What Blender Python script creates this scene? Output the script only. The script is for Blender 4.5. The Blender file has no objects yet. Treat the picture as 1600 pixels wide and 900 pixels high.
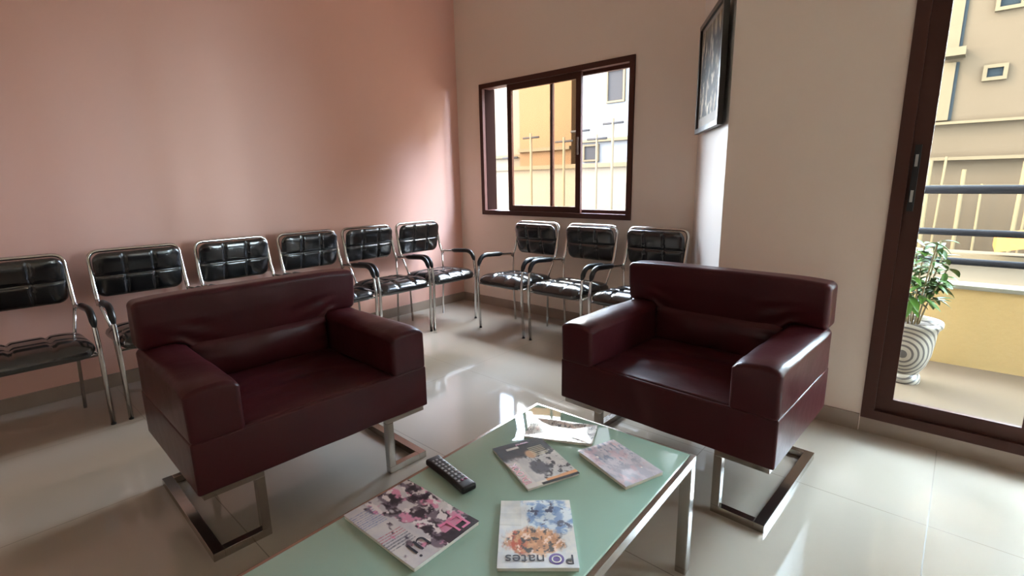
import bpy, bmesh, math, random
from mathutils import Vector, Matrix, noise

# ---------------------------------------------------------------- camera, world, sun, exposure
SC = bpy.context.scene
COL = SC.collection
R = math.radians
H = 1.22
cam_d = bpy.data.cameras.new('camera'); cam = bpy.data.objects.new('camera', cam_d); COL.objects.link(cam)
PITCH, YAW, ROLL = 0.21034, 0.73304, -0.01790
f = Vector((-math.sin(YAW)*math.cos(PITCH), math.cos(YAW)*math.cos(PITCH), -math.sin(PITCH)))
r = Vector((math.cos(YAW), math.sin(YAW), 0)); u = r.cross(f)
r2 = r*math.cos(ROLL) + u*math.sin(ROLL); u2 = -r*math.sin(ROLL) + u*math.cos(ROLL)
M = Matrix((r2, u2, -f)).transposed().to_4x4(); M.translation = Vector((0, 0, H))
cam.matrix_world = M
cam_d.sensor_width = 36; cam_d.lens = 783.94/1600*36; cam_d.clip_start = 0.02; cam_d.clip_end = 300
SC.camera = cam

world = bpy.data.worlds.new('sky'); SC.world = world; world.use_nodes = True
wn = world.node_tree; bg = wn.nodes['Background']
sky = wn.nodes.new('ShaderNodeTexSky'); sky.sky_type = 'NISHITA'; sky.sun_disc = False
sky.sun_elevation = R(38); sky.sun_rotation = R(245); sky.dust_density = 3.0; sky.air_density = 1.0
mixw = wn.nodes.new('ShaderNodeMix'); mixw.data_type = 'RGBA'; mixw.inputs[0].default_value = 0.6
mixw.inputs[7].default_value = (0.75, 0.93, 1.16, 1)
sc_ = wn.nodes.new('ShaderNodeVectorMath'); sc_.operation = 'SCALE'; sc_.inputs[3].default_value = 0.12
wn.links.new(sky.outputs[0], sc_.inputs[0]); wn.links.new(sc_.outputs[0], mixw.inputs[6])
wn.links.new(mixw.outputs[2], bg.inputs[0]); bg.inputs[1].default_value = 40.0

sun_d = bpy.data.lights.new('sun', 'SUN'); sun = bpy.data.objects.new('sun', sun_d); COL.objects.link(sun)
sun_d.energy = 7.0; sun_d.color = (1.0, 0.93, 0.80); sun_d.angle = R(0.6)
sun.rotation_euler = Vector((0.80, 0.50, -0.75)).normalized().to_track_quat('-Z', 'Y').to_euler(); sun.location = (0, -3, 9)

def portal(name, loc, rot, sx, sy):
    d = bpy.data.lights.new(name, 'AREA'); d.shape = 'RECTANGLE'; d.size = sx; d.size_y = sy
    d.cycles.is_portal = True
    o = bpy.data.objects.new(name, d); COL.objects.link(o); o.location = loc; o.rotation_euler = rot
portal('portal_window', (-2.725, 3.66, 1.5), (R(-90), 0, 0), 1.6, 1.2)
portal('portal_door', (1.18, 3.05, 1.26), (R(-90), 0, 0), 2.9, 2.4)

SC.view_settings.view_transform = 'Standard'; SC.view_settings.look = 'None'
SC.view_settings.gamma = 1.0; SC.view_settings.use_curve_mapping = False
SC.view_settings.exposure = 1.5
cy = SC.cycles
cy.use_denoising = True; cy.max_bounces = 12; cy.diffuse_bounces = 7; cy.glossy_bounces = 5
cy.transparent_max_bounces = 16; cy.sample_clamp_indirect = 8.0; cy.caustics_reflective = False

# ---------------------------------------------------------------- materials
def lin(c):
    return tuple(((x/255)/12.92 if x/255 <= 0.04045 else ((x/255+0.055)/1.055)**2.4) for x in c) + (1,)

def mat(name, rgb, rough=0.5, metal=0.0, spec=0.5, coat=0.0, bump=None, vary=None, coatr=0.03):
    m = bpy.data.materials.new(name); m.use_nodes = True
    n = m.node_tree.nodes; L = m.node_tree.links; b = n['Principled BSDF']
    b.inputs['Base Color'].default_value = lin(rgb); b.inputs['Roughness'].default_value = rough
    b.inputs['Metallic'].default_value = metal; b.inputs['Specular IOR Level'].default_value = spec
    b.inputs['Coat Weight'].default_value = coat; b.inputs['Coat Roughness'].default_value = coatr
    tc = n.new('ShaderNodeTexCoord')
    if bump:
        s, st, dist = bump
        t = n.new('ShaderNodeTexNoise'); t.inputs['Scale'].default_value = s; t.inputs['Detail'].default_value = 3
        bp = n.new('ShaderNodeBump'); bp.inputs['Strength'].default_value = st; bp.inputs['Distance'].default_value = dist
        L.new(tc.outputs['Object'], t.inputs['Vector']); L.new(t.outputs['Fac'], bp.inputs['Height'])
        L.new(bp.outputs[0], b.inputs['Normal']); m['bump'] = 1
    if vary:
        s, rgb2, = vary
        t = n.new('ShaderNodeTexNoise'); t.inputs['Scale'].default_value = s; t.inputs['Detail'].default_value = 5
        mx = n.new('ShaderNodeMix'); mx.data_type = 'RGBA'
        mx.inputs[6].default_value = lin(rgb); mx.inputs[7].default_value = lin(rgb2)
        L.new(tc.outputs['Object'], t.inputs['Vector']); L.new(t.outputs['Fac'], mx.inputs[0])
        L.new(mx.outputs[2], b.inputs['Base Color'])
    return m

M_PINK = mat('satin_pink_paint', (228, 182, 167), 0.52, spec=0.8, bump=(3.0, 0.12, 0.02), vary=(1.3, (224, 176, 161)))
M_BEIGE = mat('cream_paint', (232, 216, 203), 0.45, bump=(5.0, 0.06, 0.01), vary=(1.0, (228, 211, 197)))
M_SKYLITP = mat('skylit_gloss_paint', (240, 236, 232), 0.22, bump=(5.0, 0.05, 0.01))  # whiter than the cream walls: window skylight put into the colour
M_CEIL = mat('ceiling_paint', (245, 240, 235), 0.8)
M_BASE = mat('skirting_tile', (150, 134, 122), 0.25, vary=(9, (164, 148, 134)))
M_BROWN = mat('brown_aluminium', (72, 42, 34), 0.5, spec=0.22, bump=(60, 0.03, 0.002))
M_REVEALSHADE = mat('dark_reveal_shade', (26, 15, 12), 0.8, spec=0.0)  # shade of the left window reveal put into a dark colour
M_RUBBER = mat('black_rubber', (18, 16, 16), 0.6)
M_CHROME = mat('chrome', (205, 203, 200), 0.09, metal=1.0)
M_CHROMEB = mat('brushed_chrome', (172, 165, 158), 0.17, metal=1.0, bump=(40, 0.04, 0.002))
M_BLACK = mat('black_leatherette', (17, 16, 17), 0.20, spec=0.9, coat=0.4, coatr=0.2, bump=(90, 0.10, 0.002))
M_PAD = mat('black_arm_plastic', (20, 20, 22), 0.33)
M_LEATH = mat('burgundy_leather', (70, 28, 32), 0.33, spec=0.22, bump=(16, 0.13, 0.012), vary=(6, (56, 19, 24)))
M_GLASSTOP = mat('mint_back_painted_glass', (150, 178, 164), 0.035, spec=0.5, coat=0.6, coatr=0.01)
M_GLEDGE = mat('glass_edge', (120, 180, 160), 0.06)
M_PAPER = mat('page_block', (225, 220, 212), 0.7, bump=(300, 0.2, 0.001))
M_REMOTE = mat('remote_plastic', (24, 20, 24), 0.35)
M_KEY = mat('grey_key_rubber', (150, 150, 155), 0.5)
M_KEYR = mat('magenta_key_rubber', (130, 50, 90), 0.5)
M_INKD = mat('dark_navy_ink', (32, 30, 48), 0.35)
M_INKP = mat('pink_ink', (225, 120, 160), 0.35)
M_INKR = mat('red_ink', (165, 45, 55), 0.35)
M_INKB = mat('blue_ink', (70, 95, 165), 0.35)
M_INKV = mat('violet_ink', (92, 70, 140), 0.35)
M_INKW = mat('white_ink', (225, 222, 215), 0.35)
M_HAND = mat('satin_metal_latch', (150, 145, 140), 0.3, metal=0.8)
M_FRAMEB = mat('black_picture_frame', (22, 16, 15), 0.3)
M_YELLOW = mat('yellow_render', (154, 126, 81), 0.8, bump=(30, 0.2, 0.01), vary=(2, (159, 133, 92)), spec=0.03)
M_COPING = mat('pale_coping', (104, 98, 85), 0.6, spec=0.03)
M_BFLOOR = mat('balcony_tile', (79, 67, 52), 0.45, vary=(4, (83, 70, 59)), spec=0.03)
M_RAIL = mat('grey_painted_rail', (22, 22, 26), 0.7, spec=0.05)
M_LEAF = mat('leaf_green', (59, 84, 24), 0.4, vary=(9, (35, 59, 19)), spec=0.15)
M_STEM = mat('stem_brown', (96, 80, 50), 0.8)
M_SOIL = mat('potting_soil', (62, 48, 36), 0.95, bump=(40, 0.8, 0.02))
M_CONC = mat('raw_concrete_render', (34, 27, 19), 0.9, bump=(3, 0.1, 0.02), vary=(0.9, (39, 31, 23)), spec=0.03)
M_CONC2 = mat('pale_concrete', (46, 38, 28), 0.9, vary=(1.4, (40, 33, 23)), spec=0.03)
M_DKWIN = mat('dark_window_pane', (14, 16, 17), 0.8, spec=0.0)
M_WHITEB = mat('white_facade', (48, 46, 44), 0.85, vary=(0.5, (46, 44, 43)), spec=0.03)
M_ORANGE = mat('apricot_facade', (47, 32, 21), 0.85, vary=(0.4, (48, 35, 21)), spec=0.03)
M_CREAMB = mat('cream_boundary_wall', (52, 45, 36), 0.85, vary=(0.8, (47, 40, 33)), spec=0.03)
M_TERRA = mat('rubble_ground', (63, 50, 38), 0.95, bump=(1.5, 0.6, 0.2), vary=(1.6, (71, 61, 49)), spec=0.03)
M_WOOD = mat('scaffold_timber', (44, 36, 24), 0.8, spec=0.03)
M_TARP = mat('orange_tarpaulin', (79, 49, 21), 0.6, spec=0.03)
M_GRILLE = mat('window_grille', (24, 22, 21), 0.8, spec=0.0)

def glass_mat(name, tint, k=1.0):
    m = bpy.data.materials.new(name); m.use_nodes = True
    n = m.node_tree.nodes; L = m.node_tree.links; n.clear()
    o = n.new('ShaderNodeOutputMaterial'); mx = n.new('ShaderNodeMixShader'); t = n.new('ShaderNodeBsdfTransparent')
    g = n.new('ShaderNodeBsdfGlossy'); fr = n.new('ShaderNodeFresnel'); fr.inputs[0].default_value = 1.45
    t.inputs[0].default_value = tint; g.inputs['Roughness'].default_value = 0.0
    ge = n.new('ShaderNodeNewGeometry'); iv = n.new('ShaderNodeMath'); iv.operation = 'SUBTRACT'; iv.inputs[0].default_value = 1.0
    mu = n.new('ShaderNodeMath'); mu.operation = 'MULTIPLY'      # only the outer face of the pane reflects (no refraction inside, so no inner total reflection)
    L.new(ge.outputs['Backfacing'], iv.inputs[1]); L.new(iv.outputs[0], mu.inputs[0]); L.new(fr.outputs[0], mu.inputs[1])
    L.new(mu.outputs[0], mx.inputs[0]); L.new(t.outputs[0], mx.inputs[1]); L.new(g.outputs[0], mx.inputs[2])
    L.new(mx.outputs[0], o.inputs[0]); return m
M_GLASS = glass_mat('clear_window_glass', (0.97, 0.97, 0.96, 1))
M_GLASSD = glass_mat('door_glass', (0.90, 0.91, 0.86, 1))
M_GLASST = glass_mat('bronze_tinted_glass', (0.93, 0.86, 0.76, 1))

def floor_mat(name, rgb, rgb2, rough, T, ox, oy, grout):
    m = bpy.data.materials.new(name); m.use_nodes = True
    n = m.node_tree.nodes; L = m.node_tree.links; b = n['Principled BSDF']
    tc = n.new('ShaderNodeTexCoord'); sp = n.new('ShaderNodeSeparateXYZ'); L.new(tc.outputs['Object'], sp.inputs[0])
    def mth(op, a, bv=None, c=None):
        x = n.new('ShaderNodeMath'); x.operation = op
        for i, v in enumerate((a, bv, c)):
            if v is None: continue
            if isinstance(v, (int, float)): x.inputs[i].default_value = v
            else: L.new(v, x.inputs[i])
        return x.outputs[0]
    def line(s, o):
        w = mth('FRACT', mth('DIVIDE', mth('SUBTRACT', s, o), T))
        d = mth('MINIMUM', w, mth('SUBTRACT', 1.0, w))
        return mth('LESS_THAN', d, 0.0019/T)
    g = mth('MAXIMUM', line(sp.outputs[0], ox), line(sp.outputs[1], oy))
    t = n.new('ShaderNodeTexNoise'); t.inputs['Scale'].default_value = 3.0; t.inputs['Detail'].default_value = 8
    t2 = n.new('ShaderNodeTexNoise'); t2.inputs['Scale'].default_value = 1.1
    L.new(tc.outputs['Object'], t.inputs['Vector']); L.new(tc.outputs['Object'], t2.inputs['Vector'])
    mx = n.new('ShaderNodeMix'); mx.data_type = 'RGBA'; mx.inputs[6].default_value = lin(rgb); mx.inputs[7].default_value = lin(rgb2)
    L.new(t.outputs['Fac'], mx.inputs[0])
    mg = n.new('ShaderNodeMix'); mg.data_type = 'RGBA'; mg.inputs[7].default_value = lin(grout)
    L.new(g, mg.inputs[0]); L.new(mx.outputs[2], mg.inputs[6]); L.new(mg.outputs[2], b.inputs['Base Color'])
    L.new(mth('ADD', rough, mth('MULTIPLY', g, 0.4)), b.inputs['Roughness'])
    bp = n.new('ShaderNodeBump'); bp.inputs['Strength'].default_value = 0.03; bp.inputs['Distance'].default_value = 0.02
    L.new(t2.outputs['Fac'], bp.inputs['Height']); L.new(bp.outputs[0], b.inputs['Normal'])
    b.inputs['Specular IOR Level'].default_value = 0.6
    return m
M_FLOOR = floor_mat('polished_floor_tile', (178, 168, 156), (170, 160, 147), 0.06, 0.8, 0.04, 2.13, (118, 106, 94))

def attr_mat(name, rough=0.3, spec=0.5, bump=None):
    m = bpy.data.materials.new(name); m.use_nodes = True
    n = m.node_tree.nodes; L = m.node_tree.links; b = n['Principled BSDF']
    a = n.new('ShaderNodeVertexColor'); a.layer_name = 'print'
    L.new(a.outputs[0], b.inputs['Base Color']); b.inputs['Roughness'].default_value = rough
    b.inputs['Specular IOR Level'].default_value = spec
    return m
M_PRINT = attr_mat('printed_cover', 0.33, 0.3)
M_PRINTM = attr_mat('printed_matt_cover', 0.55, 0.08)
M_PRINTG = attr_mat('printed_film_cover', 0.12, 0.8)
M_POSTER = attr_mat('printed_picture', 0.6, 0.1)

def pot_mat():
    m = bpy.data.materials.new('spiral_glazed_pot'); m.use_nodes = True
    n = m.node_tree.nodes; L = m.node_tree.links; b = n['Principled BSDF']
    tc = n.new('ShaderNodeTexCoord'); vs = n.new('ShaderNodeVectorMath'); vs.operation = 'SUBTRACT'
    vs.inputs[1].default_value = (-0.02, -0.14, 0.185); L.new(tc.outputs['Object'], vs.inputs[0])
    ln = n.new('ShaderNodeVectorMath'); ln.operation = 'LENGTH'; L.new(vs.outputs[0], ln.inputs[0])
    s = n.new('ShaderNodeMath'); s.operation = 'MULTIPLY'; s.inputs[1].default_value = 235; L.new(ln.outputs['Value'], s.inputs[0])
    sn = n.new('ShaderNodeMath'); sn.operation = 'SINE'; L.new(s.outputs[0], sn.inputs[0])
    gt = n.new('ShaderNodeMath'); gt.operation = 'GREATER_THAN'; gt.inputs[1].default_value = 0.35; L.new(sn.outputs[0], gt.inputs[0])
    mx = n.new('ShaderNodeMix'); mx.data_type = 'RGBA'; mx.inputs[6].default_value = lin((120, 112, 100)); mx.inputs[7].default_value = lin((50, 45, 42))
    L.new(gt.outputs[0], mx.inputs[0]); L.new(mx.outputs[2], b.inputs['Base Color']); b.inputs['Roughness'].default_value = 0.4
    return m
M_POT = pot_mat()

# ---------------------------------------------------------------- mesh helpers
def obj(name, bm, m, parent=None, smooth=False, mats=None):
    me = bpy.data.meshes.new(name)
    bmesh.ops.recalc_face_normals(bm, faces=bm.faces)
    bm.to_mesh(me); bm.free()
    for x in (mats or [m]): me.materials.append(x)
    if smooth:
        for p in me.polygons: p.use_smooth = True
        if smooth == 'auto':
            me.set_sharp_from_angle(angle=R(38))
    o = bpy.data.objects.new(name, me); COL.objects.link(o)
    if parent is not None: o.parent = parent
    return o

def thing(name, label, cat, loc=(0, 0, 0), rz=0, group=None):
    o = bpy.data.objects.new(name, None); COL.objects.link(o); o.location = loc; o.rotation_euler = (0, 0, rz)
    o.empty_display_size = 0.1
    o['label'] = label; o['category'] = cat
    if group: o['group'] = group
    return o

def struct(o, label=None):
    o['kind'] = 'structure'
    if label: o['label'] = label
    return o

def box(bm, x0, x1, y0, y1, z0, z1):
    v = [bm.verts.new((x, y, z)) for x in (x0, x1) for y in (y0, y1) for z in (z0, z1)]
    for q in ((0, 1, 3, 2), (4, 6, 7, 5), (0, 4, 5, 1), (2, 3, 7, 6), (0, 2, 6, 4), (1, 5, 7, 3)):
        bm.faces.new([v[i] for i in q])

def boxes(*bs, bevel=0.0):
    bm = bmesh.new()
    for b in bs: box(bm, *b)
    if bevel:
        bmesh.ops.bevel(bm, geom=bm.edges[:], offset=bevel, segments=2, affect='EDGES', profile=0.7)
    return bm

def rbox(x0, x1, y0, y1, z0, z1, r, nc=4, step=0.04, warp=None):
    """box with rounded corners, finely gridded so that it can be warped"""
    def coords(a, b):
        n = max(1, int(round((b-a-2*r)/step)))
        c = [(a, -1.0)]
        out = []
        for k in range(nc+1):
            t = 1-k/nc; out.append(a + r - r*math.tan(R(45)*t))
        for k in range(1, n+1): out.append(a+r+(b-a-2*r)*k/n)
        for k in range(1, nc+1): out.append(b - r + r*math.tan(R(45)*k/nc))
        return out
    X, Y, Z = coords(x0, x1), coords(y0, y1), coords(z0, z1)
    lo = (x0+r, y0+r, z0+r); hi = (x1-r, y1-r, z1-r)
    bm = bmesh.new(); vd = {}
    def V(p):
        k = tuple(round(c, 6) for c in p)
        if k not in vd:
            i = Vector([min(max(p[a], lo[a]), hi[a]) for a in range(3)]); d = Vector(p)-i
            q = i + d.normalized()*r if d.length > 1e-9 else i
            if warp: q = warp(q)
            vd[k] = bm.verts.new(q)
        return vd[k]
    def face(A, B, mk):
        for i in range(len(A)-1):
            for j in range(len(B)-1):
                vs = [V(mk(A[i], B[j])), V(mk(A[i+1], B[j])), V(mk(A[i+1], B[j+1])), V(mk(A[i], B[j+1]))]
                if len(set(vs)) >= 3:
                    try: bm.faces.new(list(dict.fromkeys(vs)))
                    except ValueError: pass
    for z in (z0, z1): face(X, Y, lambda a, b: (a, b, z))
    for y in (y0, y1): face(X, Z, lambda a, b: (a, y, b))
    for x in (x0, x1): face(Y, Z, lambda a, b: (x, a, b))
    return bm

def fillet(pts, rad, n=6):
    P = [Vector(p) for p in pts]; out = [P[0]]
    for i in range(1, len(P)-1):
        a, b, c = P[i-1], P[i], P[i+1]
        rr = rad[i-1] if isinstance(rad, (list, tuple)) else rad
        d1 = (a-b); d2 = (c-b); t = min(rr, d1.length*0.49, d2.length*0.49)
        s, e = b+d1.normalized()*t, b+d2.normalized()*t
        for k in range(n+1):
            w = k/n; out.append((1-w)**2*s + 2*w*(1-w)*b + w*w*e)
    out.append(P[-1]); return out

def tube(bm, pts, rad, n=10, cap=True, sx=1.0, sy=1.0):
    P = [Vector(p) for p in pts]; rings = []
    up = None
    for i, p in enumerate(P):
        t = ((P[min(i+1, len(P)-1)] - P[max(i-1, 0)])).normalized()
        if up is None:
            a = Vector((0, 0, 1)) if abs(t.z) < 0.9 else Vector((0, 1, 0))
            up = (a - t*a.dot(t)).normalized()
        else: up = (up - t*up.dot(t)).normalized()
        s = t.cross(up); rr = rad[i] if isinstance(rad, (list, tuple)) else rad
        rings.append([bm.verts.new(p + (up*math.cos(2*math.pi*k/n)*sy + s*math.sin(2*math.pi*k/n)*sx)*rr) for k in range(n)])
    for A, B in zip(rings, rings[1:]):
        for k in range(n): bm.faces.new((A[k], A[(k+1) % n], B[(k+1) % n], B[k]))
    if cap:
        bm.faces.new(rings[0]); bm.faces.new(rings[-1][::-1])

def pad(w, h, t, rc, cols, rows, nu=48, nv=32, groove=0.35, gw=0.045):
    """quilted cushion in the local XY plane (z is its thickness), front at +z"""
    bm = bmesh.new()
    def pos(a, b, sgn):
        s = max(abs(a), abs(b)); x, y = abs(a)*w/2, abs(b)*h/2
        A, B = max(w/2-rc, 0)*s, max(h/2-rc, 0)*s
        dx, dy = max(x-A, 0), max(y-B, 0)
        if dx > 0 and dy > 0:
            k = max(dx, dy)/math.hypot(dx, dy); x, y = A+dx*k, B+dy*k
        z = t/2*(max(0, 1-s**5))**0.5
        if sgn > 0:
            fu, fv = (a+1)/2*cols, (b+1)/2*rows
            du = abs(fu-round(fu))/cols*w if 0 < round(fu) < cols else 9
            dv = abs(fv-round(fv))/rows*h if 0 < round(fv) < rows else 9
            d = min(du, dv)
            puff = min(1, d/(gw*0.9)); puff = 1-(1-puff)**2
            z *= (1-groove) + groove*puff
        return (math.copysign(x, a), math.copysign(y, b), z*sgn)
    def ax(n): return [math.sin(-math.pi/2 + math.pi*i/n)*0.35 + (-1+2*i/n)*0.65 for i in range(n+1)]
    U, Vv = ax(nu), ax(nv); g = {}
    for sgn in (1, -1):
        for i, a in enumerate(U):
            for j, b in enumerate(Vv):
                edge = i in (0, nu) or j in (0, nv)
                if edge and sgn < 0: g[(i, j, -1)] = g[(i, j, 1)]
                else: g[(i, j, sgn)] = bm.verts.new(pos(a, b, sgn))
        for i in range(nu):
            for j in range(nv):
                q = [g[(i, j, sgn)], g[(i+1, j, sgn)], g[(i+1, j+1, sgn)], g[(i, j+1, sgn)]]
                bm.faces.new(q if sgn > 0 else q[::-1])
    return bm

def lathe(prof, n=40):
    bm = bmesh.new(); rings = []
    for rr, z in prof:
        rings.append([bm.verts.new((rr*math.cos(2*math.pi*k/n), rr*math.sin(2*math.pi*k/n), z)) for k in range(n)])
    for A, B in zip(rings, rings[1:]):
        for k in range(n): bm.faces.new((A[k], A[(k+1) % n], B[(k+1) % n], B[k]))
    bm.faces.new(rings[0]); bm.faces.new(rings[-1])
    return bm

def text_obj(name, s, size, m, parent, loc, rz=0, sx=1.0, bold=0.0, depth=0.0002, align='CENTER'):
    cu = bpy.data.curves.new(name, 'FONT'); cu.body = s; cu.size = size; cu.align_x = align; cu.align_y = 'CENTER'
    cu.extrude = depth; cu.offset = bold
    tmp = bpy.data.objects.new('tmp', cu); COL.objects.link(tmp)
    dg = bpy.context.evaluated_depsgraph_get(); dg.update()
    me = bpy.data.meshes.new_from_object(tmp.evaluated_get(dg)); bpy.data.objects.remove(tmp)
    me.materials.clear(); me.materials.append(m); me.name = name
    o = bpy.data.objects.new(name, me); COL.objects.link(o); o.parent = parent
    o.location = loc; o.rotation_euler = (0, 0, rz); o.scale = (sx, 1, 1)
    return o

def copy_tree(o, parent=None):
    c = o.copy(); COL.objects.link(c)
    if parent is not None: c.parent = parent
    for ch in list(o.children): copy_tree(ch, c)
    return c

# ---------------------------------------------------------------- room shell
XP = -3.85          # pink wall
YW = 3.52           # wall with the sliding window
YD = 2.80           # wall with the balcony door
XR = 2.70; YB = -3.6; ZC = 3.10; T = 0.15
AX, BX = -1.43, -0.98
WX0, WX1, WZ0, WZ1 = -3.53, -1.92, 0.905, 2.10      # window opening
DX0, DX1, DZ0, DZ1 = -0.255, 2.620, 0.075, 2.45      # door opening

struct(obj('floor', boxes((XP-T, XR+T, YB-T, YW+T, -0.12, 0.0)), M_FLOOR), 'polished beige floor tiles')
struct(obj('ceiling', boxes((XP-T, XR+T, YB-T, YW+T, ZC, ZC+0.2)), M_CEIL))
struct(obj('wall_left', boxes((XP-T, XP, YB-T, YW+T, 0, ZC)), M_PINK), 'satin pink painted wall')
struct(obj('wall_back', boxes((XP, WX0, YW, YW+T, 0, ZC), (WX1, AX+0.05, YW, YW+T, 0, ZC),
                              (WX0, WX1, YW, YW+T, 0, WZ0), (WX0, WX1, YW, YW+T, WZ1, ZC)), M_BEIGE), 'cream wall holding the sliding window')
def prism(pts, z0, z1):
    bm = bmesh.new()
    a = [bm.verts.new((x, y, z0)) for x, y in pts]; b = [bm.verts.new((x, y, z1)) for x, y in pts]
    bm.faces.new(a[::-1]); bm.faces.new(b)
    for i in range(len(pts)):
        j = (i+1) % len(pts); bm.faces.new((a[i], a[j], b[j], b[i]))
    return bm
struct(obj('wall_slanted', prism([(AX, YW), (BX, YD), (BX+0.001, YD+T), (AX+0.10, YW+T), (AX+0.05, YW+T)], 0, ZC), M_SKYLITP), 'narrow slanting wall between the window wall and the door wall')
struct(obj('wall_door', boxes((BX+0.001, DX0, YD, YD+T, 0, ZC), (DX1, XR+T, YD, YD+T, 0, ZC), (DX0, DX1, YD, YD+T, DZ1, ZC)), M_BEIGE), 'cream wall holding the balcony door')
struct(obj('wall_right', boxes((XR, XR+T, YB, YD, 0, ZC)), M_BEIGE))
struct(obj('wall_rear', boxes((XP, XR+T, YB-T, YB, 0, ZC)), M_BEIGE))

bh, bt = 0.085, 0.012
struct(obj('baseboard_left', boxes((XP, XP+bt, YB, YW-bt, 0, bh), bevel=0.002), M_BASE))
struct(obj('baseboard_back', boxes((XP+bt, AX-0.006, YW-bt, YW, 0, bh), bevel=0.002), M_BASE))
d = Vector((BX-AX, YD-YW, 0)).normalized(); nn = Vector((-d.y, d.x, 0))*-1
struct(obj('baseboard_slanted', prism([(AX, YW), (BX, YD), (BX+nn.x*bt, YD+nn.y*bt), (AX+nn.x*bt, YW+nn.y*bt)], 0, bh), M_BASE))
struct(obj('baseboard_door', boxes((BX, DX0-0.005, YD-bt, YD, 0, bh), bevel=0.002), M_BASE))
struct(obj('baseboard_right', boxes((DX1+0.005, XR, YD-bt, YD, 0, bh), bevel=0.002), M_BASE))
struct(obj('trim_1', boxes((DX0, DX1, YD-0.008, YD+0.30, 0, DZ0)), M_BASE), 'raised tiled sill under the balcony door')

# sliding window: outer frame, two sashes
def frame_bm(x0, x1, y0, y1, z0, z1, w, wb=None, wt=None):
    wb = wb or w; wt = wt or w
    return boxes((x0, x0+w, y0, y1, z0, z1), (x1-w, x1, y0, y1, z0, z1), (x0+w, x1-w, y0, y1, z0, z0+wb), (x0+w, x1-w, y0, y1, z1-wt, z1))
win = bpy.data.objects.new('window_1', None); COL.objects.link(win); struct(win, 'brown aluminium sliding window')
obj('window_frame', frame_bm(WX0, WX1, YW-0.015, YW+0.085, WZ0, WZ1, 0.042), M_BROWN, win)
obj('reveal_shade', boxes((WX0, WX0+0.046, YW+0.02, YW+T, WZ0+0.03, WZ1-0.03)), M_REVEALSHADE, win)  # dark liner added to paint the shade inside the left reveal
wl, wr = WX0+0.042, WX1-0.042
s1 = obj('sash', frame_bm(-3.20, -2.40, YW+0.010, YW+0.035, WZ0+0.042, WZ1-0.042, 0.05), M_BROWN, win)
obj('glass', boxes((-3.15, -2.45, YW+0.019, YW+0.025, WZ0+0.092, WZ1-0.092)), M_GLASST, s1)
obj('handle', boxes((-2.432, -2.418, YW-0.002, YW+0.010, 1.42, 1.56), bevel=0.003), M_HAND, s1)
s2 = obj('sash', frame_bm(-2.74, wr, YW+0.045, YW+0.070, WZ0+0.042, WZ1-0.042, 0.028), M_BROWN, win)
obj('glass', boxes((-2.712, wr-0.028, YW+0.054, YW+0.060, WZ0+0.070, WZ1-0.070)), M_GLASS, s2)

# balcony door: frame and four leaves
door = bpy.data.objects.new('door_1', None); COL.objects.link(door); struct(door, 'brown aluminium glazed balcony door')
obj('door_frame', frame_bm(DX0, DX1, YD-0.012, YD+0.09, DZ0, DZ1, 0.05, 0.045, 0.05), M_BROWN, door)
n_leaf = 5; w_leaf = (DX1-DX0-0.10)/n_leaf
for i in range(n_leaf):
    a = DX0+0.05+i*w_leaf; b = a+w_leaf
    yy = YD+0.012 + (0.034 if i % 2 else 0)
    z0, z1 = DZ0+0.045, DZ1-0.05
    lf = obj('door_leaf', frame_bm(a, b, yy, yy+0.03, z0, z1, 0.06, 0.062, 0.06), M_BROWN, door)
    obj('glass', boxes((a+0.06, b-0.06, yy+0.012, yy+0.018, z0+0.062, z1-0.06)), M_GLASSD, lf)
    obj('glazing_bead', frame_bm(a+0.056, b-0.056, yy-0.004, yy+0.004, z0+0.058, z1-0.056, 0.008), M_BROWN, lf)
    if i == 0:
        hb = boxes((a+0.012, a+0.034, yy-0.018, yy, 1.06, 1.34), (a+0.016, a+0.030, yy-0.024, yy-0.018, 1.09, 1.15), (a+0.016, a+0.030, yy-0.024, yy-0.018, 1.24, 1.31))
        obj('latch', hb, M_RUBBER, lf)
        obj('latch_plate', boxes((a+0.018, a+0.028, yy-0.027, yy-0.0235, 1.10, 1.15), (a+0.018, a+0.028, yy-0.027, yy-0.0235, 1.25, 1.30)), M_HAND, lf)

# balcony
struct(obj('floor_balcony', boxes((-1.2, 3.4, YD+T, 4.25, -0.15, 0.03)), M_BFLOOR), 'pale tiled balcony floor')
struct(obj('wall_balcony', boxes((-1.2, 3.4, 4.10, 4.22, 0.03, 0.52)), M_YELLOW), 'low yellow balcony parapet')
struct(obj('trim_2', boxes((-1.2, 3.4, 4.08, 4.24, 0.52, 0.545), bevel=0.004), M_COPING), 'pale coping on the parapet')
struct(obj('sky_block_slab', boxes((-1.2, 3.4, YD+T, 4.45, 2.56, 2.72)), M_CEIL), 'unseen overhead slab added to block the high sky')  # added out of view to keep high sky off the floor by the door
rail = thing('railing', 'grey metal three-bar railing above the yellow balcony parapet', 'railing', (1.1, 4.16, 0.545))
for z in (0.68, 0.86, 1.12):
    bm = bmesh.new(); tube(bm, [(-2.3, 0, z-0.545), (2.3, 0, z-0.545)], 0.026 if z > 1 else 0.021, 12); obj('rail', bm, M_RAIL, rail, True)
for x in (-2.25, -0.55, 1.15, 2.25):
    bm = bmesh.new(); tube(bm, [(x, 0, 0), (x, 0, 0.575)], 0.016, 10); obj('post', bm, M_RAIL, rail, True)

# ---------------------------------------------------------------- world outside
gr = obj('ground_outside', boxes((-45, 40, 4.6, 60, -3.3, -3.0)), M_TERRA); struct(gr, 'rubble strewn street outside')

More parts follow.
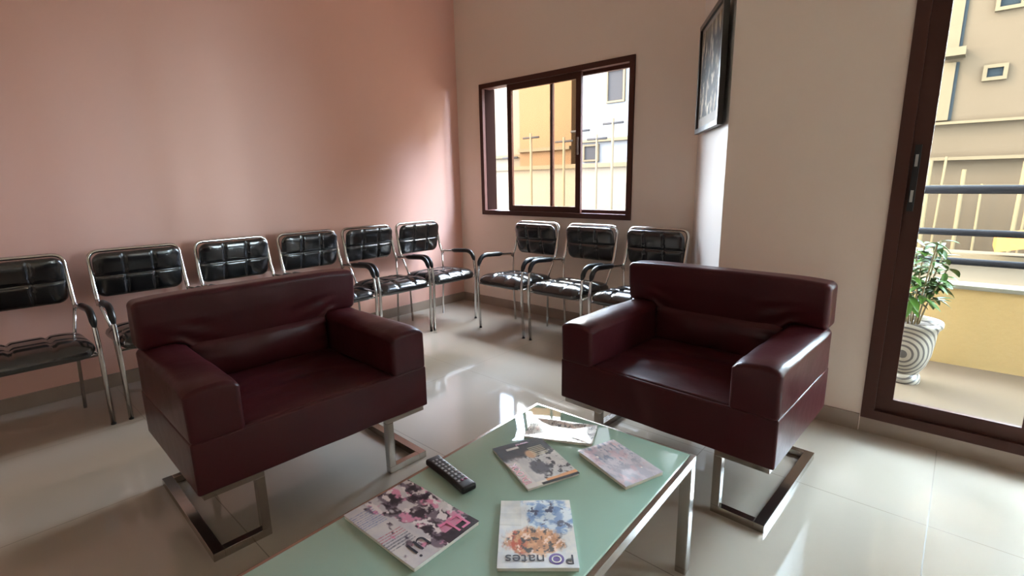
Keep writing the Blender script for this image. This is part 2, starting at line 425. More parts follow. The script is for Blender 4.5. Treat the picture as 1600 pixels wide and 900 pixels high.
def facade(name, label, x0, x1, y0, depth, z0, z1, m, wins=(), ledges=(), cat='building', pane=M_DKWIN):
    t = thing(name, label, cat, ((x0+x1)/2, y0, z0))
    cx = (x0+x1)/2
    obj('wall', boxes((x0-cx, x1-cx, 0, depth, 0, z1-z0)), m, t)
    for (a, b, c, d_) in wins:
        fr = obj('window', frame_bm(a-cx-0.05, b-cx+0.05, -0.06, 0.02, c-z0-0.05, d_-z0+0.05, 0.05), M_CONC2, t)
        obj('pane', boxes((a-cx, b-cx, -0.02, 0.0, c-z0, d_-z0)), pane, fr)
    for (a, b, c, d_, pr) in ledges:
        obj('ledge', boxes((a-cx, b-cx, -pr, 0.0, c-z0, d_-z0)), M_CONC2, t)
    return t
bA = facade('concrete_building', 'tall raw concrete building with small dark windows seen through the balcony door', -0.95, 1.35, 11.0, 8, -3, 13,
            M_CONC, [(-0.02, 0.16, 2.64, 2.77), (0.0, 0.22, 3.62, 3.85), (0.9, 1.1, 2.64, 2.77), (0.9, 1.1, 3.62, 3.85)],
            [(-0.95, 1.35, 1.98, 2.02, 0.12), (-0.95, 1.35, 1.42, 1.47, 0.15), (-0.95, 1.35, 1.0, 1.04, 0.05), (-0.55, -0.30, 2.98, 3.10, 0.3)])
cxA = (-0.95+1.35)/2
for k, (z0, z1) in enumerate(((2.05, 2.92), (3.10, 4.2), (4.5, 6.0))):
    obj('recess', boxes((-0.80-cxA, -0.36-cxA, -0.03, 0.0, z0+3, z1+3)), M_DKWIN, bA)
    obj('curtain', boxes((-0.56-cxA, -0.40-cxA, -0.045, -0.03, z0+3, z1+3)), M_CONC2, bA)
for k, x in enumerate((-0.75, -0.45, -0.40, -0.05, 0.18, 0.55, 0.62, 1.1)):
    bm = bmesh.new(); random.seed(k); lean = random.uniform(-0.08, 0.08)
    tube(bm, [(x, 0, 0), (x+lean, 0, 4.0 + 0.5*random.random())], 0.03 if k % 2 else 0.018, 8)
    o = obj('scaffold_pole', bm, M_WOOD, None, True); o.location = (0, 10.6, -3)
    o['label'] = 'timber prop before the raw concrete building, ' + ['leftmost and nearest the door frame', 'second from the door frame', 'third from the door frame', 'fourth from the door frame', 'fifth from the door frame', 'sixth from the door frame', 'seventh from the door frame', 'rightmost of the eight'][k]; o['category'] = 'pole'; o['group'] = 'props against the concrete building'
facade('sky_block_building', 'unseen cream building added to block low sky light', 8.0, 28, 14.0, 8, -3, 11.0, M_CREAMB)  # added out of view to cut the sky glare on the pink wall
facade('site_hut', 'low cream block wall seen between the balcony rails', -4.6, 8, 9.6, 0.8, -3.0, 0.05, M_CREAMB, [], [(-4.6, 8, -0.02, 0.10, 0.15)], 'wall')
tp = obj('tarpaulin_shelter', prism([(0.35, 9.0), (1.9, 9.0), (1.9, 9.9), (0.35, 9.9)], 0.30, 0.38), M_TARP)
for v in tp.data.vertices:
    if v.co.x > 1: v.co.z += 0.28
    if v.co.z < 0.36 and v.co.x < 1: v.co.z -= 0.1
tp['label'] = 'orange tarpaulin shelter roof by the concrete building'; tp['category'] = 'shelter'

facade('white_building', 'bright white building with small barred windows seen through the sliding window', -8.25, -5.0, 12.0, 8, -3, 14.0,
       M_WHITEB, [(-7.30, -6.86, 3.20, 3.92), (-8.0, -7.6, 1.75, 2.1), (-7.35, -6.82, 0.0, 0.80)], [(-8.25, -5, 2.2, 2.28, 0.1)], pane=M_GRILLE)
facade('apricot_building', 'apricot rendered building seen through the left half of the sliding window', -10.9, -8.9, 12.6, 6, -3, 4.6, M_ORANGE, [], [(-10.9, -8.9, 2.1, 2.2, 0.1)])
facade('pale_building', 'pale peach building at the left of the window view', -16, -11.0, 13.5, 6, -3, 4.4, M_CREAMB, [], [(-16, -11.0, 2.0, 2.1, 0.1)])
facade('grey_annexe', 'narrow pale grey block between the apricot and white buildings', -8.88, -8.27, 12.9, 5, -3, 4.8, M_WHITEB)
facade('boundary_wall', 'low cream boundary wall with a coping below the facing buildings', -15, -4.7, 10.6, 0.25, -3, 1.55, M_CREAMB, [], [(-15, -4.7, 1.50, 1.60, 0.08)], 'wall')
for k, (x, z1, rr) in enumerate(((-8.9, 1.9, 0.035), (-8.2, 2.35, 0.03), (-7.2, 2.2, 0.03), (-6.75, 2.4, 0.035), (-6.3, 2.2, 0.025), (-5.9, 2.5, 0.03))):
    t = thing('utility_pole', 'slim pole with crossbar outside the window, ' + ['its shaft behind the left sash stile', 'the left one before the apricot building', 'the right one before the apricot building', 'behind the stile with the handle', 'the left one in the right pane', 'the taller right one in the right pane'][k], 'pole', (x, 9.9, -3), 0, 'poles beyond the window')
    bm = bmesh.new(); tube(bm, [(0, 0, 0), (0, 0, z1+3)], rr, 8); obj('shaft', bm, M_CONC2, t, True)
    bm = bmesh.new(); tube(bm, [(-0.25, 0, z1+2.9), (0.25, 0, z1+2.9)], 0.025, 8); obj('crossbar', bm, M_GRILLE, t, True)

# ---------------------------------------------------------------- armchairs
def make_armchair(label, loc, rz):
    t = thing('armchair', label, 'armchair', loc, rz, None)
    W, D, zb, zs, za, zt, aw, yb = 0.905, 0.66, 0.254, 0.436, 0.613, 0.809, 0.165, 0.555
    w = W/2
    def nz(q, s, a): return noise.noise(q*s)*a
    # lower box, front edge slightly crowned
    def wb(q):
        q = q.copy(); q.z += nz(q, 5, 0.003); q.y += nz(q+Vector((3, 1, 2)), 6, 0.003)
        return q
    obj('seat_base', rbox(-w, w, 0, D, zb, zs-0.001, 0.009, 4, 0.045, wb), M_LEATH, t, True)
    def ws(q):
        q = q.copy(); k = max(0, 1-(q.x/(w-aw))**2)
        if q.z > zs: q.z += 0.010*k*(1-abs(q.y/0.55*2-1)**2) + 0.004*math.sin(q.y*38+noise.noise(q*4)*3)*k*max(0, min(1, (q.y-0.08)*6))
        q.z += nz(q, 9, 0.003)
        return q
    obj('seat_cushion', rbox(-w+aw-0.004, w-aw+0.004, 0.010, yb+0.03, zs-0.03, zs+0.004, 0.014, 4, 0.02, ws), M_LEATH, t, True)
    for s in (-1, 1):
        def wa(q, s=s):
            q = q.copy()
            # generous radius on the long upper edges
            top = max(0, (q.z-(za-0.045))/0.045); ins = (w-aw/2-abs(q.x))/(aw/2)   # +1 at the inner face, -1 at the outer
            q.z -= 0.020*top*max(0, abs(ins)-0.35)**2/0.42 * (1.0 if ins > 0 else 0.6)
            q.z += 0.005*top*(1-ins*ins); q.z += nz(q, 7, 0.004)*top
            q.x += nz(q+Vector((5, 5, 5)), 6, 0.003)
            q.z -= 0.010*max(0, 1-q.y/0.06)*top
            return q
        a, b = (-w, -w+aw) if s < 0 else (w-aw, w)
        obj('armrest', rbox(a, b, -0.002, D-0.012, zs-0.010, za, 0.018, 5, 0.025, wa), M_LEATH, t, True)
    def wk(q):
        q = q.copy(); h = (q.z-za)/(zt-za)
        q.y += -0.010 + 0.028*0 - 0.020*h + 0.02*(0.5-abs(h-0.5))*(-1 if q.y < yb+0.06 else 1)*0.5
        e = abs(q.x)/w
        if h < 0.35 and abs(q.x) < w-aw+0.02: q.z -= 0.040*(1-h/0.35)*min(1, (w-aw+0.02-abs(q.x))/0.04)*(1 if q.y < yb+0.09 else 0)
        q.z -= 0.010*max(0, h-0.5)*2*e**6
        if q.y < yb+0.08: q.y += 0.010*math.exp(-((abs(q.x)-(w-aw-0.03))/0.07)**2)*max(0, 1-h/0.6)*math.sin(h*26-abs(q.x)*30)
        q.z += nz(q, 4, 0.005)*h; q.y += nz(q+Vector((1, 7, 2)), 6, 0.006)
        return q
    obj('backrest', rbox(-w, w, yb+0.020, yb+0.135, za-0.004, zt+0.002, 0.024, 5, 0.013, wk), M_LEATH, t, True)
    # inner back between the arms, with a lumbar roll and puckers at its ends
    def wl(q):
        q = q.copy(); e = abs(q.x)/(w-aw)
        if q.y < yb+0.02:
            h = (q.z-zs)/(za+0.03-zs)
            q.y -= 0.022*math.sin(max(0, min(1, h/0.80))*math.pi)**0.7*(1-e**4) - 0.006
            if h > 0.75: q.y += 0.030
            q.y += 0.005*math.sin(q.z*150+q.x*25)*max(0, e-0.55)*2
        q.y += nz(q, 9, 0.006)
        return q
    obj('back_cushion', rbox(-w+aw-0.003, w-aw+0.003, yb-0.012, yb+0.06, zs-0.006, za+0.03, 0.016, 4, 0.012, wl), M_LEATH, t, True)
    # chrome sled frames
    th = 0.030; lo = 0.016; lw = 0.205; lr = 0.665
    for s in (-1, 1):
        o_, i_ = w-lo, w-lw
        def X(a, b): return (min(s*a, s*b), max(s*a, s*b))
        y0, y1 = 0.014, lr
        bs = []
        bs.append((*X(o_-th*1.2, o_), y0, y1, 0, th))                       # floor bar front to back
        for ya in (y0, y1-th):
            bs.append((*X(i_, o_-th*1.2), ya, ya+th, 0, th))                # floor bars across
            bs.append((*X(i_, i_+th), ya, ya+th, th, zb-0.024))             # upright
            bs.append((*X(i_, o_), ya, ya+th, zb-0.024, zb+0.001))          # top bars across
        bs.append((*X(o_-th*1.2, o_), y0+th, y1-th, zb-0.024, zb-0.002))
        obj('leg_frame', boxes(*bs, bevel=0.0018), M_CHROMEB, t)
    return t
make_armchair('left burgundy leather armchair, its back to the chairs along the pink wall', (-1.684, 0.835, 0), R(88.63))
make_armchair('burgundy leather armchair beside the balcony door, its front edge behind the glass table', (-0.820, 1.715, 0), R(-2.09))

# ---------------------------------------------------------------- visitor chairs
def make_chair():
    t = thing('visitor_chair', '', 'chair')
    R1 = 0.0112
    # back frame: inverted U, widening forward into the arm joints
    bm = bmesh.new()
    tube(bm, fillet([(-0.228, 0.028, 0.565), (-0.228, 0.062, 0.64), (-0.225, 0.110, 0.866), (0.225, 0.110, 0.866), (0.228, 0.062, 0.64), (0.228, 0.028, 0.565)], [0.03, 0.055, 0.055, 0.03], 8), R1, 12)
    obj('back_frame', bm, M_CHROME, t, True)
    b = pad(0.437, 0.268, 0.058, 0.05, 3, 2, 72, 48, 0.46, 0.020)
    bmesh.ops.rotate(b, verts=b.verts, matrix=Matrix.Rotation(R(90+12), 3, 'X'))
    bmesh.ops.translate(b, verts=b.verts, vec=(0, 0.076, 0.728))
    obj('backrest', b, M_BLACK, t, True)
    s = pad(0.462, 0.45, 0.105, 0.06, 3, 3, 66, 66, 0.28, 0.026)
    for v in s.verts:   # waterfall front
        if v.co.y < -0.12: v.co.z -= 0.9*(v.co.y+0.12)**2*2.2
    bmesh.ops.rotate(s, verts=s.verts, matrix=Matrix.Rotation(R(-3), 3, 'X'))
    bmesh.ops.translate(s, verts=s.verts, vec=(0, -0.195, 0.418))
    obj('seat', s, M_BLACK, t, True)
    bm = bmesh.new()
    tube(bm, [(-0.236, -0.375, 0.385), (0.236, -0.375, 0.385)], 0.008, 8)
    tube(bm, [(-0.19, -0.005, 0.395), (0.19, -0.005, 0.395)], 0.008, 8)
    for sx in (-1, 1): tube(bm, [(sx*0.235, -0.378, 0.386), (sx*0.19, -0.005, 0.396)], 0.008, 8)
    obj('seat_frame', bm, M_CHROME, t, True)
    for sx in (-1, 1):
        path = fillet([(sx*0.228, 0.028, 0.570), (sx*0.230, 0.010, 0.590), (sx*0.239, -0.372, 0.618), (sx*0.240, -0.400, 0.43), (sx*0.240, -0.382, 0.0)], [0.02, 0.135, 0.03], 10)
        path = [p for p in path]
        bm = bmesh.new(); tube(bm, path, R1, 12); obj('leg', bm, M_CHROME, t, True)
        bm = bmesh.new(); tube(bm, [(sx*0.240, -0.382, 0.0), (sx*0.240, -0.3824, 0.008)], 0.0118, 10); obj('foot_cap', bm, M_RUBBER, t, True)
        # arm pad follows the arm from mid length round the bend
        pp = [p for p in path if p.y < -0.10 and p.z > 0.475]
        full = []
        for a, b2 in zip(pp, pp[1:]):
            n = max(1, int((b2-a).length/0.015))
            full += [a.lerp(b2, k/n) for k in range(n)]
        full.append(pp[-1]); st = Vector(pp[0])
        first = Vector((sx*0.233, -0.10, 0.598)); full = [first.lerp(st, k/10) for k in range(10)] + full
        full = [p+Vector((0, 0, 0.004)) for p in full]
        rad = [0.0175*min(1, 0.55+min(i, len(full)-1-i)/4) for i in range(len(full))]
        bm = bmesh.new(); tube(bm, full, rad, 12, sx=0.95, sy=1.1); obj('arm_pad', bm, M_PAD, t, True)
        bm = bmesh.new(); tube(bm, fillet([(sx*0.230, 0.040, 0.600), (sx*0.196, -0.010, 0.43), (sx*0.180, 0.0, 0.0)], 0.06, 6), 0.0085, 10); obj('leg', bm, M_CHROME, t, True)
    return t
proto = make_chair()
GP, GW = 'black chairs along the pink wall', 'black chairs under the sliding window'
spots = [
    (XP+0.255, 0.165, 90, GP, 'black quilted chair by the pink wall, cut off at the left edge of the photo'),
    (XP+0.255, 0.722, 90, GP, 'black visitor chair by the pink wall, second from left, half behind the left armchair'),
    (XP+0.255, 1.262, 90, GP, 'black quilted chrome visitor chair whose backrest rises above the middle of the left armchair'),
    (XP+0.255, 1.796, 90, GP, 'black quilted visitor chair behind the top right corner of the left armchair'),
    (XP+0.255, 2.310, 90, GP, 'black quilted visitor chair by the pink wall, second from the room corner'),
    (XP+0.255, 2.826, 90, GP, 'black quilted chrome visitor chair by the pink wall, nearest the room corner'),
    (-2.722, YW-0.255, 0, GW, 'black chrome visitor chair under the left part of the sliding window'),
    (-2.172, YW-0.255, 0, GW, 'black visitor chair under the right part of the window, between two others'),
    (-1.622, YW-0.255, 0, GW, 'black chrome visitor chair right of the window, half hidden behind the right armchair'),
]
for i, (x, y, a, g, lb) in enumerate(spots):
    c = proto if i == 0 else copy_tree(proto)
    c.location = (x, y, 0); c.rotation_euler = (0, 0, R(a)); c['group'] = g; c['label'] = lb

# ---------------------------------------------------------------- glass table
TA = R(2.3); TC = Vector((-0.788, 0.776, 0)); TW, TL, TZ = 0.60, 1.20, 0.405
tb = thing('coffee_table', 'low coffee table with mint glass top on a chrome frame, magazines lying on it', 'table', TC, TA)
fw = 0.022
obj('glass_top', rbox(-TW/2+fw*0.6, TW/2-fw*0.6, -TL/2+fw*0.6, TL/2-fw*0.6, TZ-0.008, TZ, 0.003, 2, 0.2), M_GLASSTOP, tb, 'auto')
obj('frame', boxes((-TW/2, -TW/2+fw, -TL/2, TL/2, TZ-0.034, TZ-0.004), (TW/2-fw, TW/2, -TL/2, TL/2, TZ-0.034, TZ-0.004),
                   (-TW/2+fw, TW/2-fw, -TL/2, -TL/2+fw, TZ-0.034, TZ-0.004), (-TW/2+fw, TW/2-fw, TL/2-fw, TL/2, TZ-0.034, TZ-0.004), bevel=0.0015), M_CHROMEB, tb)
for sx in (-1, 1):
    for sy in (-1, 1):
        x0 = sx*TW/2; y0 = sy*TL/2; lt = 0.034
        obj('leg', boxes((min(x0, x0-sx*lt), max(x0, x0-sx*lt), min(y0, y0-sy*lt), max(y0, y0-sy*lt), 0, TZ-0.034), bevel=0.002), M_CHROMEB, tb)

# ---------------------------------------------------------------- magazines
def mixc(a, b, t):
    t = max(0, min(1, t)); return tuple(a[i]+(b[i]-a[i])*t for i in range(3))
def N(x, y, s, o=0): return 0.85*noise.noise(Vector((x*s, y*s, o))) + 0.42*noise.noise(Vector((x*s*2.7, y*s*2.7, o+5))) + 0.2*noise.noise(Vector((x*s*6.1, y*s*6.1, o+9)))
def sm(a, b, x):
    t = max(0, min(1, (x-a)/(b-a))); return t*t*(3-2*t)

def art1(a, b):   # fashion style cover: pale ground, dark and pink picture up the right hand side
    c = (206, 198, 196)
    c = mixc(c, (190, 184, 190), 0.5+N(a, b, 6, 1))
    k = sm(-0.05, 0.12, N(a*1.3, b, 3.2, 4) + 0.55*(1-abs(a-0.30)*1.9) - 0.25 + 0.25*(b > 0.6)*(a < 0.55))
    dark = mixc((52, 38, 48), (120, 104, 116), sm(-0.2, 0.3, N(a, b, 9, 2)))
    dark = mixc(dark, (214, 140, 168), sm(0.05, 0.28, N(a, b, 5.5, 9)))
    dark = mixc(dark, (224, 214, 214), sm(0.1, 0.25, N(a, b, 7, 12)))
    c = mixc(c, dark, k)
    if b > 0.88 and a < 0.5: c = mixc(c, (48, 34, 42), 0.9)
    if a > 0.68 and b < 0.35 and (b*34) % 1 < 0.45 and b > 0.08: c = mixc(c, (88, 104, 168), 0.55*(0.6+N(a, b, 60, 3)))
    if a > 0.66 and 0.50 < b < 0.72 and (b*30) % 1 < 0.42: c = mixc(c, (176, 70, 84) if b < 0.60 else (60, 60, 76), 0.7*(0.6+N(a, b, 50, 3)))
    return c
def art2(a, b):   # puzzle style cover: text block, blue drawing and group of orange and tan heads
    c = mixc((216, 212, 206), (196, 196, 200), 0.5+N(a, b, 7, 1))
    if a > 0.70 and b < 0.42: c = mixc(c, (168, 162, 150), 0.5 if (b*50) % 1 < 0.5 else 0)
    k = sm(-0.02, 0.1, 0.36-math.hypot((a-0.30)*0.85, (b-0.24)*1.1) + N(a, b, 5, 2)*0.16)
    bl = mixc((110, 138, 182), (196, 206, 214), sm(-0.25, 0.25, N(a*0.6, b, 13, 5)))
    bl = mixc(bl, (60, 62, 90), sm(0.22, 0.38, N(a, b, 9, 8)))
    c = mixc(c, bl, k)
    k = sm(-0.02, 0.05, 0.25-math.hypot((a-0.54)*0.62, (b-0.64)*1.15) + N(a, b, 9, 3)*0.06)
    hd = mixc((206, 148, 104), (176, 118, 78), sm(-0.2, 0.2, N(a, b, 12, 6)))
    hd = mixc(hd, (176, 70, 44), sm(0.55, 0.75, a)*sm(-0.2, 0.25, N(a, b, 8, 7)))
    hd = mixc(hd, (58, 46, 42), sm(0.12, 0.3, N(a, b, 14, 11)))
    hd = mixc(hd, (226, 190, 168), sm(0.15, 0.32, N(a, b, 10, 21)))
    c = mixc(c, hd, k)
    if b > 0.80: c = mixc(c, (188, 190, 198), 0.35+0.4*N(a, b, 8, 4))
    return c
def art3(a, b):   # a runs along the short side, b along the long side
    c = mixc((58, 38, 36), (40, 27, 28), 0.5+N(a, b, 9, 1))
    k = sm(0.30, 0.42, b+0.10*N(a, b, 6, 2))*1.0
    lite = mixc((206, 200, 196), (182, 176, 176), 0.5+N(a, b, 8, 3))
    lite = mixc(lite, (84, 76, 84), sm(0.0, 0.06, 0.20-math.hypot(a-0.50, (b-0.66)*1.1)+N(a, b, 12, 5)*0.10))
    lite = mixc(lite, (60, 50, 56), sm(0.14, 0.26, N(a, b, 11, 9))*(a < 0.6))
    c = mixc(c, lite, k)
    c = mixc(c, (196, 152, 118), sm(0.0, 0.05, 0.12-math.hypot(a-0.45, b-0.34)))
    if b > 0.90+0.03*a: c = (214, 150, 104) if a < 0.6 else (216, 206, 196)
    if b > 0.955 and a < 0.72: c = (28, 20, 22)
    if 0.13 < b < 0.17 and 0.30 < a < 0.45: c = c
    if 0.10 < b < 0.15 and 0.55 < a < 0.80: c = (198, 190, 180)
    if a < 0.42 and 0.18 < b < 0.42 and (b*26) % 1 < 0.5 and a > 0.12: c = mixc(c, (206, 196, 160), 0.8)
    if a > 0.80 and b > 0.42: c = mixc((214, 204, 200), c, 0.15)
    return c
def art4(a, b):
    c = mixc((196, 190, 186), (150, 144, 142), sm(-0.15, 0.3, N(a*0.5, b*2.2, 9, 1)))
    c = mixc(c, (206, 168, 156), sm(0.15, 0.4, N(a, b, 4, 3))*0.5)
    c = mixc(c, (92, 90, 94), sm(0.22, 0.36, N(a*0.6, b*2.4, 11, 6)))
    return c
def art5(a, b):
    c = mixc((206, 200, 208), (184, 182, 194), sm(-0.3, 0.3, N(a, b, 5, 1)))
    c = mixc(c, (150, 158, 176), sm(0.1, 0.3, N(a*1.4, b*0.8, 10, 6))*sm(0.7, 0.4, b))
    c = mixc(c, (214, 176, 182), sm(0.1, 0.35, N(a, b, 4, 13))*0.5)
    return c

def magazine(label, TL_, up, w, h, th, z, art, m, curl=0.004, seed=0):
    """origin at the cover centre; local +y is the top of the cover, local x its reading direction"""
    up = Vector((up[0], up[1], 0)).normalized(); ang = math.atan2(up.y, up.x)-math.pi/2
    t = thing('magazine', label, 'magazine', (TL_[0], TL_[1], z), ang)
    def lift(x, y):
        return curl*(0.5+0.5*noise.noise(Vector((x*9, y*9, seed))))*sm(0.15, 0.5, max(abs(x/w), abs(y/h)))*2 + 0.0006
    nx = 110; ny = int(nx*h/w)
    bm = bmesh.new(); g = []; lay = None
    for j in range(ny+1):
        row = []
        for i in range(nx+1):
            x, y = (-0.5+i/nx)*w, (-0.5+j/ny)*h
            row.append(bm.verts.new((x, y, th+lift(x, y)*min(1, th*300))))
        g.append(row)
    for j in range(ny):
        for i in range(nx): bm.faces.new((g[j][i], g[j][i+1], g[j+1][i+1], g[j+1][i]))
    ext = bmesh.ops.extrude_face_region(bm, geom=bm.faces[:])
    for v in ext['geom']:
        if isinstance(v, bmesh.types.BMVert): v.co.z -= 0.0006
    o = obj('cover', bm, m, t, 'auto')
    at = o.data.color_attributes.new('print', 'FLOAT_COLOR', 'POINT')
    for i, v in enumerate(o.data.vertices):
        a, b = v.co.x/w+0.5, v.co.y/h+0.5
        at.data[i].color = lin(tuple(max(0, min(255, c)) for c in art(1-a if False else a, b)))
    pg = rbox(-w/2+0.001, w/2-0.0015, -h/2+0.0012, h/2-0.0012, 0, th-0.0004, 0.0008, 1, 0.02,
              lambda q: Vector((q.x, q.y, q.z + (q.z/th)*lift(q.x, q.y)*min(1, th*300)*0.9)))
    obj('pages', pg, M_PAPER, t, 'auto')
    return t, lambda x, y: th+lift(x, y)*min(1, th*300)+0.0006
TOP = TZ
def cen(*q): return (sum(p[0] for p in q)/len(q), sum(p[1] for p in q)/len(q))

m1, z1f = magazine('large magazine with pink and navy title letters on the near left of the table', (-0.919, 0.634), (1, 0.02), 0.198, 0.276, 0.007, TOP,
                   lambda a, b: art1(a, b), M_PRINT, 0.003, 1)
text_obj('title', 'EL', 0.075, M_INKP, m1, (-0.055, 0.098, z1f(-0.05, 0.1)+0.0006), 0, 0.85)
text_obj('title', 'ui', 0.085, M_INKD, m1, (0.045, 0.094, z1f(0.05, 0.09)+0.0010), 0, 0.9, -0.0008)
m2, z2f = magazine('magazine with orange picture, blue drawing and a violet circle in its title', (-0.6565, 0.800), (0.65, -0.755), 0.176, 0.232, 0.006, TOP,
                   lambda a, b: art2(a, b), M_PRINT, 0.003, 2)
bm = bmesh.new(); bmesh.ops.create_circle(bm, cap_ends=True, radius=0.0165, segments=32)
e = bmesh.ops.extrude_face_region(bm, geom=bm.faces[:])
for v in e['geom']:
    if isinstance(v, bmesh.types.BMVert): v.co.z += 0.0004
o = obj('logo_disc', bm, M_INKV, m2); o.location = (-0.041, 0.090, z2f(-0.04, 0.09)+0.0006)
text_obj('title', 'P', 0.040, M_INKD, m2, (-0.070, 0.090, z2f(-0.07, 0.09)+0.0010))
text_obj('title', 'O', 0.030, M_INKW, o, (0, 0, 0.0008))
text_obj('title', 'nates', 0.040, M_INKD, m2, (0.028, 0.089, z2f(0.03, 0.09)+0.0010), 0, 1.05)
m4, _ = magazine('grey patterned magazine at the far end of the table, partly under the dark one', (-0.902, 1.232), (0.91, 0.415), 0.132, 0.222, 0.005, TOP,
                 lambda a, b: art4(a, b), M_PRINTG, 0.003, 4)
m3, z3f = magazine('dark brown magazine with small red title letters in the middle of the table', (-0.8565, 1.035), (-0.36, -0.93) if False else (0.0, 1.0), 0.236, 0.165, 0.005, TOP+0.0115,
                   lambda a, b: art3(1-b, a), M_PRINTM, 0.002, 3)
m3.rotation_euler[2] = math.atan2(-0.090, 0.221); m3.location.z = TOP
text_obj('title', 'IDLOOK', 0.030, M_INKR, m3, (0.045, -0.068, z3f(0.045, -0.068)+0.0008), math.pi, 0.95, 0.0006)
text_obj('strapline', 'JOURNAL', 0.010, M_INKP, m3, (-0.100, 0.010, z3f(-0.1, 0.01)+0.0008), math.pi/2, 1.0)
m5, _ = magazine('small white glossy magazine near the right edge of the table', (-0.661, 1.187), (0.197, -0.067), 0.138, 0.212, 0.006, TOP,
                 lambda a, b: art5(a, b), M_PRINTG, 0.004, 5)

# remote control
rm = thing('remote_control', 'slim black remote control with grey keys at the left edge of the glass table', 'remote control', (-0.992, 0.826, TOP), math.atan2(-0.028, 0.19))
def wrm(q):
    q = q.copy(); q.y *= 1-0.12*math.sin((q.x/0.195+0.5)*math.pi); return q
obj('body', rbox(-0.0975, 0.0975, -0.024, 0.024, 0.0, 0.020, 0.007, 3, 0.012, wrm), M_REMOTE, rm, True)
for i in range(9):
    for j in range(3):
        x = -0.070+i*0.0165; y = (j-1)*0.0115
        mm = M_KEYR if (i in (8,) and j > 0) else M_KEY
        k = obj('key', rbox(x-0.0042, x+0.0042, y-0.0034, y+0.0034, 0.0195, 0.0216, 0.0009, 1, 0.01), mm, rm, 'auto')

# ---------------------------------------------------------------- picture on the slanted wall
pc = Vector((-1.205, 3.075, 1.815))
pic_ang = math.atan2(d.y, d.x)
pic = thing('framed_picture', 'black framed sepia picture hanging on the narrow slanting wall', 'picture', (0, 0, 0), pic_ang)
PW, PH = 0.65, 0.645
mid = (Vector((-1.384, 3.346, 0))+Vector((-1.018, 2.800, 0)))/2
pl = mid + nn*0.0; pl.z = 1.815
pic.location = pl
# local x runs along the wall, local -y faces the room
bm = boxes((-PW/2, -PW/2+0.03, -0.012, 0.018, -PH/2, PH/2), (PW/2-0.03, PW/2, -0.012, 0.018, -PH/2, PH/2),
           (-PW/2+0.03, PW/2-0.03, -0.012, 0.018, -PH/2, -PH/2+0.03), (-PW/2+0.03, PW/2-0.03, -0.012, 0.018, PH/2-0.03, PH/2), bevel=0.002)
obj('frame', bm, M_FRAMEB, pic)
obj('backing', boxes((-PW/2+0.02, PW/2-0.02, 0.006, 0.020, -PH/2+0.02, PH/2-0.02)), M_FRAMEB, pic)
def artp(a, b):
    if b < 0.10 or a < 0.05 or a > 0.93 or b > 0.95: return (150, 140, 128)
    c = mixc((34, 28, 24), (62, 52, 44), 0.5+N(a, b, 5, 1))
    c = mixc(c, (176, 160, 138), sm(0.08, 0.3, N(a*2.6, b*0.7, 4.5, 3)))
    c = mixc(c, (206, 194, 172), sm(0.22, 0.42, N(a*1.5, b, 8, 5))*sm(0.8, 0.3, b))
    c = mixc(c, (150, 132, 104), sm(0.75, 0.95, b)*0.6)
    return c
bm = bmesh.new(); g = []
nx = 90
for j in range(nx+1): g.append([bm.verts.new(((-0.5+i/nx)*(PW-0.05), 0.002, (-0.5+j/nx)*(PH-0.05))) for i in range(nx+1)])
for j in range(nx):
    for i in range(nx): bm.faces.new((g[j][i], g[j][i+1], g[j+1][i+1], g[j+1][i]))
e = bmesh.ops.extrude_face_region(bm, geom=bm.faces[:])
for v in e['geom']:
    if isinstance(v, bmesh.types.BMVert): v.co.y += 0.003
o = obj('print', bm, M_POSTER, pic)
at = o.data.color_attributes.new('print', 'FLOAT_COLOR', 'POINT')
for i, v in enumerate(o.data.vertices): at.data[i].color = lin(artp(v.co.x/(PW-0.05)+0.5, v.co.z/(PH-0.05)+0.5))
bm = bmesh.new(); tube(bm, [(0, 0.018, PH/2-0.06), (0, 0.055, PH/2-0.05)], 0.004, 8); obj('hook', bm, M_HAND, pic)

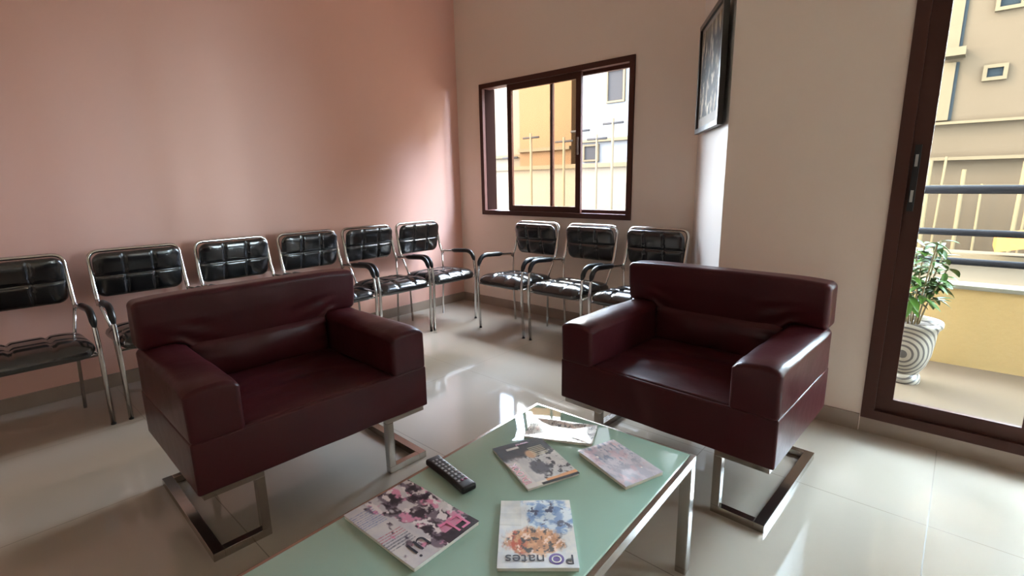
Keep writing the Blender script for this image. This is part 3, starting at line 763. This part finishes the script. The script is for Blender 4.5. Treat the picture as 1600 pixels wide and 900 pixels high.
# ---------------------------------------------------------------- potted plant on the balcony
pt = thing('potted_plant', 'leafy green plant in a spiral striped pot on the balcony', 'potted plant', (-0.150, 3.60, 0.03))
prof = [(0.0001, 0), (0.088, 0), (0.092, 0.012), (0.090, 0.04), (0.078, 0.055), (0.082, 0.07), (0.108, 0.11), (0.128, 0.17), (0.138, 0.24), (0.142, 0.30), (0.150, 0.325),
        (0.168, 0.345), (0.170, 0.362), (0.164, 0.372), (0.145, 0.368), (0.138, 0.34), (0.0001, 0.335)]
prof = [(a*0.86, b) for a, b in prof]
obj('pot', lathe(prof), M_POT, pt, 'auto')
obj('soil', lathe([(0.0001, 0.336), (0.117, 0.336), (0.112, 0.345), (0.0001, 0.352)]), M_SOIL, pt, True)
random.seed(4); bs = bmesh.new(); bl = bmesh.new()
for s in range(11):
    a = s*2.4; rr = 0.05+0.05*random.random(); hh = 0.24+0.26*random.random()
    p0 = Vector((0.03*math.cos(a), 0.03*math.sin(a), 0.34)); p2 = Vector((rr*1.6*math.cos(a), rr*1.6*math.sin(a), 0.34+hh)); p1 = (p0+p2)/2+Vector((0, 0, 0.06))
    pts = [(1-k/8)**2*p0+2*(k/8)*(1-k/8)*p1+(k/8)**2*p2 for k in range(9)]
    tube(bs, pts, 0.005, 6)
    for li in range(16):
        k = random.uniform(0.25, 1.0); c = (1-k)**2*p0+2*k*(1-k)*p1+k*k*p2
        th = random.uniform(0, 2*math.pi); el = random.uniform(-0.5, 0.75); L = random.uniform(0.07, 0.12); wd = L*0.36
        dr = Vector((math.cos(th)*math.cos(el), math.sin(th)*math.cos(el), math.sin(el))); sd = dr.cross(Vector((0, 0, 1))).normalized(); upv = sd.cross(dr)
        rows = []
        for q in range(7):
            tq = q/6; wq = wd*math.sin(math.pi*min(1, tq*0.93+0.05))**0.8*0.5; cc = c+dr*L*tq - upv*(L*0.28*tq*tq)
            rows.append([bl.verts.new(cc-sd*wq+upv*wq*0.35), bl.verts.new(cc), bl.verts.new(cc+sd*wq+upv*wq*0.35)])
        for A, B in zip(rows, rows[1:]):
            bl.faces.new((A[0], A[1], B[1], B[0])); bl.faces.new((A[1], A[2], B[2], B[1]))
obj('stem', bs, M_STEM, pt, True); obj('foliage', bl, M_LEAF, pt, True)
